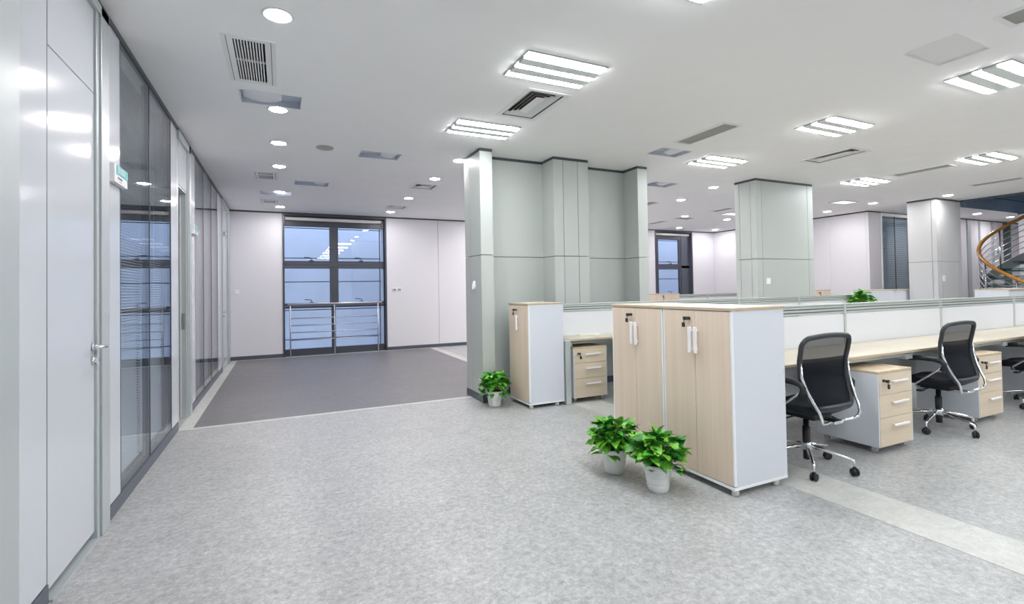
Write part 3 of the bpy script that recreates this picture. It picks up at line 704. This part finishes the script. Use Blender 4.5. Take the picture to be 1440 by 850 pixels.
def cabinet(lab, x, y0, y1, dep, doors, h=1.205, label_group=None):
    """tall cupboard, doors face -x; local origin at its front corner nearest the camera"""
    t = thing('storage_cabinet', lab, 'cabinet', (x, y0, 0)); L = y1-y0
    mb = MB(); e = .016
    mb.box(.018, dep, 0, e, .045, h-.022).box(.018, dep, L-e, L, .045, h-.022).box(dep-.01, dep, e, L-e, .045, h-.022)
    mb.box(.018, dep, e, L-e, .045, .07).box(.018, dep, e, L-e, h-.06, h-.022)
    mb.build('carcass', M['laminate'], t, .001)
    mb = B(.0, .018, 0, .012, .07, h-.024); mb.box(.0, .018, L-.012, L, .07, h-.024); mb.box(-.003, dep, -.002, L+.002, .042, .060)
    mb.build('white_edging', M['white_edge'], t)
    B(-.004, dep+.004, -.003, L+.003, h-.022, h).build('top', M['oak_top_y'], t, .0015)
    B(-.0055, dep+.0055, -.0045, L+.0045, h-.018, h-.004).build('top_edging', M['oak_edge'], t)
    n = doors; w_ = (L-.024)/n
    for k in range(n):
        a = .012+k*w_+.0015; b = .012+(k+1)*w_-.0015
        d = B(-.002, .016, a, b, .066, h-.026).build('door', M['oak'], t, .001)
        # handles sit beside the meeting edge
        hy = (b-.024 if k == 0 else a+.024) if n == 2 else L*.52
        B(-.034, -.016, hy-.012, hy+.012, h-.318, h-.138).build('handle', M['handle'], d, .003)
        hb = MB(); hb.box(-.017, -.001, hy-.006, hy+.006, h-.30, h-.285).box(-.017, -.001, hy-.006, hy+.006, h-.17, h-.155); hb.build('handle_mount', M['handle'], d)
        if (n == 2 and k == 1) or n == 1: keyset(d, -.002, hy+(.02 if n == 2 else .035), h-.08, '-x')
    for fx in (.032, dep-.09):
        for fy in (.026, L-.03): MB().cyl((fx, fy, .001), .023, .044, 16).build('foot', M['foot'], t)
    return t
cabinet('near light oak two-door storage cabinet with white side, front potted plant at its foot', 2.591, 2.232, 2.847, .50, 2)
cabinet('second light oak two-door storage cabinet, behind the nearest one', 2.591, 2.858, 3.474, .50, 2)
cabinet('narrow light oak cabinet with white side standing against the sage wall block', 2.497, 4.890, 5.400, .455, 1, 1.185)

# ------------------------------------------------------------------ drawer pedestals (drawers face -y)
def pedestal(lab, x, y, first=[], rz=0, group=None):
    if first: return dup(first[0], (x, y, 0), rz, lab)
    t = thing('drawer_pedestal', lab, 'drawer unit', (x, y, 0), rz)
    W_, D_, hh = .475, .50, .65
    mb = B(0, .014, .0, D_, .055, hh-.02); mb.box(W_-.014, W_, .0, D_, .055, hh-.02).box(.014, W_-.014, D_-.01, D_, .055, hh-.02).box(.014, W_-.014, .02, D_, .055, .07)
    mb.build('carcass', M['laminate'], t, .001)
    B(0, W_, -.002, D_, hh-.02, hh).build('top', M['oak_ped'], t, .0015)
    for z0, z1 in ((.465, hh-.022), (.285, .462), (.058, .282)):
        d = B(.013, W_-.013, -.004, .014, z0, z1).build('drawer', M['oak_h'], t, .001)
        hz = z1-.062
        hb = B(.16, .37, -.034, -.020, hz-.008, hz+.008); hb.box(.18, .19, -.021, -.003, hz-.004, hz+.004).box(.34, .35, -.021, -.003, hz-.004, hz+.004); hb.build('handle', M['handle'], d, .002)
        if z0 == .465: keyset(d, .065, -.004, hz+.012, '-y')
    for fx in (.05, W_-.05):
        for fy in (.06, D_-.06):
            mb = MB().cyl((fx-.009, fy, .022), .0215, .018, 14, 'x'); mb.box(fx-.014, fx+.014, fy-.016, fy+.016, .034, .055); mb.build('caster', M['foot'], t)
    first.append(t); return t
pedestal('oak fronted three-drawer unit beside the nearest office chair', 4.215, 2.262)
pedestal('oak fronted three-drawer unit right of the second office chair', 5.945, 2.325)
pedestal('oak fronted three-drawer unit under the desk next to the narrow cabinet', 3.075, 4.885)
pedestal('oak fronted three-drawer unit farthest right under the near desks, out of view', 7.75, 2.33)

# ------------------------------------------------------------------ desks and partitions
def desk(lab, x0, x1, y0, y1, grp, beam=True):
    t = thing('desk', lab, 'desk', (x0, y0, 0), group=grp); L = x1-x0; D_ = y1-y0
    B(.001, L-.001, 0, D_, .726, .75).build('desktop', M['oak_top'], t, .002)
    B(.001, L-.001, -.001, .004, .728, .746).build('front_edging', M['oak_edge'], t)
    mb = B(.02, L-.02, .045, .10, .69, .725); mb.build('steel_beam', M['part_alu'], t)
    for xx in (.0, L-.05):
        b = MB(); b.box(xx, xx+.05, .03, D_-.02, .665, .715); b.build('cross_beam', M['part_alu'], t, .002)
        b = MB(); b.box(xx+.005, xx+.045, D_-.08, D_-.03, 0.0, .665); b.build('leg', M['part_alu'], t, .002)
    return t
PA = 3.02
xsA = [3.28, 5.08, 6.885, 8.69, 10.49]
labsA = ['pale oak desk bay behind the near cabinets, nearest chair at it', 'pale oak desk bay in the middle with the second chair', 'pale oak desk bay at the right edge of the picture', 'pale oak desk bay out of view at the right']
for i in range(4):
    d = desk(labsA[i], xsA[i] if i else 3.10, xsA[i+1], 2.43, PA-.02, 'desk bays on the camera side of the near partition')
    B(.06, (xsA[i+1]-(xsA[i] if i else 3.10))-.06, PA-.03-2.43, PA-.022-2.43, .30, .70).build('modesty_panel', M['modesty'], d)
for i in range(4):
    d = desk('pale oak desk bay hidden behind the near partition, number %s from the cabinets' % ('one', 'two', 'three', 'four')[i], xsA[i] if i else 3.10, xsA[i+1], PA+.026, 3.62, 'desk bays hidden behind the near partition')
PB = 5.315; FB = 4.875
xsB = [3.03, 4.85, 6.45, 7.85, 9.35]
labsB = ['pale oak desk bay beside the narrow cabinet under the sage wall block', 'second desk bay hidden behind the near cabinets, by the far partition', 'desk bay hidden before the broad sage pillar', 'last desk bay of the far row, the small green plant on it']
for i in range(4):
    d = desk(labsB[i], xsB[i], xsB[i+1], FB, PB-.02, 'desk bays along the far partition')
    if i == 0: B(-.065, 0, -.012, .46, 0, .742).build('end_panel', M['part_alu'], d, .003)
def partition(name, labs, xs, y, z1, grp):
    for i in range(len(xs)-1):
        a, b = xs[i], xs[i+1]
        t = thing(name, labs[i], 'partition', (a, y, 0), group=grp); L = b-a; P_ = M['part_alu']
        B(.014, L-.014, -.010, .010, .73, z1-.105).build('panel', M['screen'], t, .001)
        B(.014, L-.014, -.014, .014, .735, .752).build('bottom_rail', P_, t)
        B(.012, L-.012, -.004, .004, z1-.10, z1-.01).build('slot_back', M['slot'], t)
        for k in range(3):
            zc = z1-.105+k*.030; B(.014, L-.014, -.014, .014, zc+.006, zc+.025).build('slat', P_, t, .002)
        B(.0, L, -.017, .017, z1-.016, z1).build('top_rail', P_, t, .002)
        B(-.016, .016, -.019, .019, .70, z1+.001).build('post', P_, t, .002)
        if i == len(xs)-2: B(L-.016, L+.016, -.019, .019, .0, z1+.001).build('post', P_, t, .002)
partition('desk_partition', ['white desk partition bay directly behind the near cabinets and first chair', 'white desk partition bay between the first and second chair', 'white desk partition bay right of the second chair', 'white desk partition bay at the right edge of the picture'], xsA, PA, 1.152, 'bays of the near desk partition')
partition('desk_partition', ['white far partition bay above the desk beside the narrow cabinet', 'white far partition bay left of the broad sage pillar', 'white far partition bay in front of the broad sage pillar', 'white far partition bay ending at the small green plant'], [3.03, 4.85, 6.33, 7.75, 9.33], PB, 1.152, 'bays of the far desk partition')
t = thing('pen_tray', 'small cream coloured tray lying at the back of the desk by the narrow cabinet', 'tray', (3.36, 5.20, .75))
B(0, .30, -.05, .04, 0, .012).build('base', M['note'], t, .002); B(.0, .30, .028, .04, .012, .024).build('rim', M['note'], t, .002)
# ------------------------------------------------------------------ far furniture
def far_cabinet(name, lab, x0, x1, y0, y1, h, front='-y', m='oak', doors=2):
    t = thing(name, lab, 'cabinet', (x0, y0, 0)); L, D_ = x1-x0, y1-y0
    B(0, L, 0, D_, .05, h-.02).build('carcass', M['laminate'], t, .001); B(-.004, L+.004, -.02, D_+.004, h-.02, h).build('top', M['oak_top_y'], t, .001)
    B(-.005, L+.005, -.021, D_+.005, h-.017, h-.004).build('top_edging', M['oak_edge'], t)
    if doors:
        for k in range(doors):
            d = B(L*k/doors+.004, L*(k+1)/doors-.004, -.018, -.001, .06, h-.024).build('door', M[m], t)
            if k == 0: keyset(d, L/doors-.05, -.018, h-.07, '-y')
    mb = MB()
    for a in (.04, L-.08):
        for b in (.04, D_-.08): mb.box(a, a+.04, b, b+.04, 0, .05)
    mb.build('feet', M['foot'], t)
    return t
far_cabinet('storage_cabinet', 'far oak cabinet below the right-hand window in the back hall', 8.85, 9.96, 10.3, 10.72, 1.156)
far_cabinet('storage_cabinet', 'small far oak cabinet by the white hall wall, just right of the broad sage pillar', 11.4, 12.18, 7.55, 7.95, 1.205)
far_cabinet('storage_cabinet', 'white cabinet with oak top left of the grey pillar, its corner toward us', 11.5, 12.20, 5.82, 6.62, 1.205, doors=0)
far_cabinet('storage_cabinet', 'white cabinet with oak top in front of the spiral stair at the right edge', 11.1, 12.3, 3.9, 4.35, 1.21, doors=0)
partition('desk_partition', ['far white partition bay under the back hall wall, left one', 'far white partition bay under the back hall wall, right one'], [9.98, 11.1, 12.3], 10.36, 1.12, 'bays of the partition in the back hall')
d = desk('desk in the back hall behind its partition', 9.98, 12.3, 10.4, 11.0, None)

# ------------------------------------------------------------------ office chair (faces +y)
def yb(z):   # S shaped back profile
    pts = [(.44, -.215), (.50, -.205), (.60, -.165), (.70, -.140), (.80, -.140), (.90, -.158), (1.02, -.195), (1.1, -.22)]
    for (a, p), (b, q) in zip(pts[:-1], pts[1:]):
        if a <= z <= b:
            u = (z-a)/(b-a); u = u*u*(3-2*u)*.5+u*.5; return p+(q-p)*u
    return pts[0][1] if z < .44 else pts[-1][1]
def hw(z):   # half width of the back
    u = max(0, min(1, (z-.46)/.56)); return .215+.055*u+.012*math.sin(u*PI)
def make_chair(lab):
    t = thing('office_chair', lab, 'chair')
    # outline of the back frame
    z0, z1, r = .475, 0.975, .07; pts = []
    n = 12
    def side(s, zs): return [(s*hw(z), yb(z), z) for z in zs]
    zs = [z0+r+(z1-z0-2*r)*k/n for k in range(n+1)]
    pts += side(1, zs)
    for k in range(1, 6):
        a = PI/2*k/6; x = hw(z1)-r+r*math.cos(a); z = z1-r+r*math.sin(a); pts.append((x, yb(z), z))
    for k in range(0, 7):
        u = k/6; x = (hw(z1)-r)*(1-2*u); z = z1+.012*(1-(2*u-1)**2); pts.append((x, yb(z)-.012*(1-(2*u-1)**2), z))
    for k in range(1, 6):
        a = PI/2+PI/2*k/6; x = -(hw(z1)-r)+r*math.cos(a); z = z1-r+r*math.sin(a); pts.append((x, yb(z), z))
    pts += side(-1, zs[::-1])
    for k in range(1, 6):
        a = PI+PI/2*k/6; x = -(hw(z0)-r)+r*math.cos(a); z = z0+r+r*math.sin(a); pts.append((x, yb(z), z))
    for k in range(0, 7):
        u = k/6; x = -(hw(z0)-r)*(1-2*u); pts.append((x, yb(z0)-.02*(1-(2*u-1)**2), z0))
    for k in range(1, 6):
        a = 1.5*PI+PI/2*k/6; x = (hw(z0)-r)+r*math.cos(a); z = z0+r+r*math.sin(a); pts.append((x, yb(z), z))
    MB().tube(pts, .019, 10, True, ry=.016, upv=(0, 1, 0)).build('back_frame', M['frame_grey'], t)
    def web(za, zb, off, bow=.02):
        mb = MB(); nx, nz = 10, 10; vs = []
        for j in range(nz+1):
            z = za+(zb-za)*j/nz
            for i in range(nx+1):
                u = i/nx*2-1
                w_ = hw(z)-.004
                lo = r*.9
                if z < z0+r: w_ = hw(z)-r+math.sqrt(max(0, r*r-(z0+r-z)**2))-.004
                if z > z1-r: w_ = hw(z)-r+math.sqrt(max(0, r*r-(z-z1+r)**2))-.004
                vs.append((u*w_, yb(z)+off-bow*(1-u*u), z))
        mb.add(vs, [(j*(nx+1)+i, j*(nx+1)+i+1, (j+1)*(nx+1)+i+1, (j+1)*(nx+1)+i) for j in range(nz) for i in range(nx)], True)
        return mb
    web(z0+.005, .825, .0).build('back_web', M['mesh_low'], t)
    web(.825, z1-.002, .0).build('upper_mesh', M['mesh_top'], t)
    # lower wide bottom bar of the frame
    mb = MB().tube([(-.175+.35*k/6, yb(.49)-.018*(1-(2*k/6-1)**2), .492) for k in range(7)], .024, 8, ry=.014); mb.build('lower_bar', M['frame_grey'], t)
    # chrome hoop under and up both sides
    L_ = [(.262, yb(.80)-.014, .80), (.264, yb(.70)-.018, .70), (.252, yb(.62)-.020, .62), (.235, yb(.54)-.024, .54), (.222, -.245, .48), (.214, -.255, .44), (.200, -.250, .405), (.165, -.235, .388)]
    path = L_+[(.08, -.215, .383), (0, -.21, .382), (-.08, -.215, .383)]+[(-x, y, z) for x, y, z in L_[::-1]]
    rad = [.004]+[.0105]*(len(path)-2)+[.004]
    MB().tube(path, rad, 8).build('back_support', M['chrome'], t)
    # seat
    mb = MB(); vs = []; ny, nx = 10, 10
    def seat_pt(u, v, top):
        x = u*.245*(1-.08*v*v*(1 if v > 0 else .3)); y = v*.235+.02
        ed = max(abs(u), abs(v)); f = 1-max(0, (ed-.6)/.4)**2.2
        z = .475+.012*(u*u)-.03*max(0, v)**3
        return (x*(1-.02*(0 if top else 1)), y, z+(.012*f) if top else z-.055*f-.008)
    def sq(u, v):  # square -> rounded square
        k = .22; return u*math.sqrt(max(0, 1-k*v*v)), v*math.sqrt(max(0, 1-k*u*u))
    for top in (1, 0):
        for j in range(ny+1):
            for i in range(nx+1):
                u, v = sq(i/nx*2-1, j/ny*2-1); vs.append(seat_pt(u, v, top))
    N = (nx+1)*(ny+1); fs = []
    for j in range(ny):
        for i in range(nx):
            a = j*(nx+1)+i; fs.append((a, a+1, a+nx+2, a+nx+1)); fs.append((N+a, N+a+nx+1, N+a+nx+2, N+a+1))
    bd = [i for i in range(nx+1)]+[(j+1)*(nx+1)-1 for j in range(1, ny+1)]+[ny*(nx+1)+i for i in range(nx-1, -1, -1)]+[j*(nx+1) for j in range(ny-1, 0, -1)]
    for a, b in zip(bd, bd[1:]+bd[:1]): fs.append((a, N+a, N+b, b))
    mb.add(vs, fs, True); mb.build('seat', M['seat'], t)
    B(-.10, .10, -.13, .13, .375, .418).build('mechanism', M['plastic'], t, .012, 2)
    mb = B(-.05, .05, -.24, -.1, .372, .392); mb.build('back_bracket', M['chrome'], t, .004)
    mb = MB().tube([(.08, -.02, .385), (.20, -.04, .37), (.24, -.05, .345)], .006, 6); mb.tube([(.235, -.05, .35), (.285, -.06, .325)], .011, 8, ry=.006); mb.build('tilt_lever', M['plastic'], t)
    mb = MB().tube([(-.08, .02, .385), (-.20, .03, .375)], .006, 6); mb.box(-.26, -.20, .01, .05, .366, .380); mb.build('height_lever', M['plastic'], t)
    mb = MB().lathe([(.026, .14), (.026, .30), (.019, .30), (.019, .38)], n=18); mb.build('gas_lift', M['plastic'], t)
    MB().lathe([(.024, .060), (.024, .135)], n=18).build('column_foot', M['plastic'], t)
    MB().lathe([(.030, .130), (.038, .138), (.038, .175), (.029, .190)], n=20).build('hub', M['chrome'], t)
    for k in range(5):
        a = math.radians(6+72*k); c, s = math.cos(a), math.sin(a)
        def P(rr, z): return (c*rr, s*rr, z)
        lg = MB().tube([P(.03, .160), P(.12, .145), P(.22, .122), P(.275, .108), P(.288, .097), P(.290, .078), P(.290, .058)], [.016, .014, .012, .0115, .011, .009, .009], 8).build('leg', M['chrome'], t)
        cm = MB(); w0 = Vector(P(.29, .028)); tw = a+.9
        for sgn in (-1, 1):
            mb2 = MB().lathe([(.010, 0), (.024, .003), (.0275, .008), (.0275, .015), (.020, .019)], n=16, ax='x')
            rot = Matrix.Rotation(tw, 3, 'Z')
            vs2 = [w0+rot@Vector((sgn*(v[0]+.002), v[1], v[2])) for v in mb2.v]
            cm.add(vs2, mb2.f, True)
        cm.box(w0.x-.009, w0.x+.009, w0.y-.009, w0.y+.009, .035, .060)
        cm.build('caster', M['plastic'], lg)
    for s in (-1, 1):
        X = s*.275
        MB().tube([(s*.19, .06, .405), (s*.255, .055, .415), (X, .04, .44), (X, -.13, .585), (X, -.145, .60)], .008, 8).build('armrest_support', M['chrome'], t)
        pa = [(X, -.150, .575), (X, -.170, .605), (X, -.172, .635), (X, -.150, .658), (X, -.10, .670), (X, .0, .672), (X, .05, .668), (X-s*.01, .10, .660)]
        MB().tube(pa, [.013, .016, .018, .018, .016, .015, .015, .012], 8, ry=.022, upv=(0, 0, 1)).build('armrest', M['plastic'], t)
    return t
ch = make_chair('black mesh office chair with chrome base, nearest, beside the white cabinet side')
ch.location = (3.50, 2.37, 0)
for x, y, rz, lab in ((5.45, 2.42, 0, 'black mesh office chair between the two near drawer units'),
                      (7.30, 2.41, 0, 'black mesh office chair cut off by the right edge of the picture'),
                      (4.02, 4.66, 0, 'black office chair mostly hidden, seen between the far drawer unit and the cabinets'),
                      (3.85, 3.98, PI, 'black office chair hidden behind the near desks, first one'),
                      (5.75, 3.98, PI, 'black office chair hidden behind the near desks, second one')):
    c_ = dup(ch, (x, y, 0), rz, lab)
    for g in c_.children:
        if g.name.startswith('leg'): g.rotation_euler = (0, 0, math.radians(36))

# ------------------------------------------------------------------ potted plants
def leaf_mesh(name, m, L=.085, W_=.05, bend=.35, fold=.25):
    prof = [(0, .0), (.06, .5), (.2, .92), (.4, 1.0), (.6, .84), (.78, .52), (.92, .18), (1, 0)]
    vs = []; 
    for u, w_ in prof:
        y = u*L; z = -bend*L*u*u
        hw_ = w_*W_/2
        vs += [(-hw_, y-.012*w_*0, z+fold*hw_), (0, y, z), (hw_, y, z+fold*hw_)]
    fs = []
    for k in range(len(prof)-1):
        a = 3*k; fs += [(a, a+1, a+4, a+3), (a+1, a+2, a+5, a+4)]
    me = bpy.data.meshes.new(name); me.from_pydata(vs, [], fs); me.materials.append(m)
    me.polygons.foreach_set('use_smooth', [True]*len(fs)); return me
LEAVES = [leaf_mesh('leaf_blade', M['leaf'][i % 3], .085+.012*(i % 2), .056+.006*(i % 3), b, f) for i, (b, f) in enumerate(((.2, .3), (.35, .25), (.55, .2), (.1, .45), (.45, .35), (.3, .15)))]
def plant(lab, x, y, z=0, n=120, seed=1, sc_=1.0, spread=.15, hh=.20, tagcard=False, sway=(0, 0)):
    rnd = random.Random(seed); t = thing('potted_plant', lab, 'plant', (x, y, z)); s = sc_
    pr_ = [(.050, 0), (.053, .004), (.059, .030), (.0565, .034), (.0575, .038), (.064, .064), (.0615, .068), (.0625, .072), (.069, .098), (.0665, .102), (.068, .108), (.0735, .125), (.078, .128), (.078, .140), (.072, .140), (.070, .120)]
    ps = s*1.28
    MB().lathe([(a*ps, b*ps) for a, b in pr_], n=32).build('pot', M['pot'], t)
    MB().lathe([(.069*ps, .118*ps), (.069*ps, .127*ps)], n=20).build('soil', M['soil'], t)
    stems = MB()
    cols = [0, 0, 1, 3, 0, 4, 1, 2, 5]
    for k in range(n):
        a = rnd.uniform(0, 2*PI); u = math.sqrt(rnd.random())
        r_ = spread*s*u; dome = hh*s*math.sqrt(max(0, 1-.80*u*u))
        v = rnd.uniform(.15, 1.0) if rnd.random() < .5 else rnd.uniform(.75, 1.15)
        top = dome*v
        if rnd.random() < .07: top = -.025*s; r_ = spread*s*.95
        zz_ = .190*s+top
        px, py = math.cos(a)*r_, math.sin(a)*r_
        m_ = LEAVES[rnd.randrange(6)] if rnd.random() < .8 else LEAVES[rnd.choice((2, 5))]
        o = bpy.data.objects.new('leaf', m_); C.objects.link(o); o.parent = t
        tilt = rnd.uniform(-.25, 1.1)+.5*max(0, v-.7)-.2*u
        o.location = (px*.86, py*.86, zz_*.95)
        o.rotation_euler = (tilt, rnd.uniform(-.5, .5), a-PI/2+rnd.uniform(-.9, .9))
        q = rnd.uniform(.7, 1.15)*s; o.scale = (q, q, q)
        if k % 2 == 0:
            b = rnd.uniform(0, 2*PI); rr = rnd.uniform(0, .045*s)
            p0 = Vector((rr*math.cos(b), rr*math.sin(b), .155*s)); p2 = Vector((px*.86, py*.86, zz_*.95)); p1 = (p0+p2)/2+Vector((0, 0, .03*s))-Vector((px, py, 0))*.2
            stems.tube([p0, p1, p2], .0018*s, 4)
    stems.build('stems', M['stem'], t)
    if tagcard:
        o = B(-.012, .012, -.001, .001, -.012, .012).build('care_tag', M['tagwhite'], t); o.location = (-.105, .03, .245); o.rotation_euler = (.4, .3, .6)
    return t
plant('front leafy green plant in a ribbed white pot, at the foot of the nearest cabinet', 2.255, 2.56, n=190, seed=3, spread=.165, hh=.185, tagcard=True)
plant('leafy green plant in a ribbed white pot, just behind and left of the front one', 2.195, 2.95, n=200, seed=8, spread=.16, hh=.19)
plant('leafy green plant in a white pot between the sage wall block and the narrow cabinet', 2.22, 5.24, n=200, seed=5, spread=.15, hh=.185, sc_=1.0)
plant('small green plant rising above the far partition, in front of the white cabinet', 9.13, 5.10, z=.75, n=150, seed=11, spread=.16, hh=.20, sc_=1.12)

# ------------------------------------------------------------------ spiral staircase
SX, SY, SR, SZ0, SK = 14.38, 4.362, 1.10, .311, .616
t = thing('spiral_staircase', 'spiral stair with glass treads, steel rails and a varnished wooden handrail', 'staircase', (SX, SY, 0))
def hp(th, r=SR, dz=0): a = 1.5*PI-th; return (r*math.cos(a), r*math.sin(a), SZ0+SK*th+dz)
T0, T1 = .95, 6.6
N_ = 110
def helix(r, dz, t0=T0, t1=T1, n=N_): return [hp(t0+(t1-t0)*k/n, r, dz) for k in range(n+1)]
MB().tube(helix(SR, 0), .036, 10).build('handrail', M['rail_wood'], t)
MB().tube([hp(2.62+.02*k, SR, 0) for k in range(4)], .038, 10).build('handrail_joint', M['chrome'], t)
for dz in (-.16, -.29, -.42, -.55, -.68): MB().tube(helix(SR, dz, T0+.2), .009, 6).build('rail_bar', M['steel'], t)
th = 1.12
while th < T1:
    p = hp(th); zb_ = max(0, p[2]-.92)
    MB().tube([(p[0], p[1], zb_), (p[0], p[1], p[2]-.02)], .019, 8).build('post', M['chrome'], t); th += .62
mb = MB(); vs = []
ts = [T0+.45+(T1-T0-.45)*k/90 for k in range(91)]
for th in ts:
    for r_, dz in ((SR+.02, -.80), (SR-.0, -.80), (SR-.0, -1.04), (SR+.02, -1.04)):
        q = hp(th, r_, dz); vs.append((q[0], q[1], max(.01, q[2])))
mb.add(vs, [(4*k+i, 4*k+(i+1) % 4, 4*k+4+(i+1) % 4, 4*k+4+i) for k in range(90) for i in range(4)]); mb.build('stringer', M['stringer'], t)
MB().cyl((0, 0, 0), .09, 4.9, 20).build('centre_column', M['chrome'], t)
k = 0; th = 1.35
while th < T1-.1:
    zt = SZ0+SK*th-.90
    if zt > .06:
        dth = .285; a0 = 1.5*PI-th; pl = [(.09*math.cos(a0), .09*math.sin(a0))]+arc((0, 0), SR-.01, a0, a0-dth-.05, 4)+[(.09*math.cos(a0-dth), .09*math.sin(a0-dth))]
        MB().prism(pl, zt, zt+.03).build('tread', M['glass_green'], t)
        am = a0-dth*.5; MB().tube([(.09*math.cos(am), .09*math.sin(am), zt-.03), ((SR-.0)*math.cos(am), (SR-.0)*math.sin(am), zt-.03)], .028, 6).build('tread_arm', M['steel'], t)
    th += .275
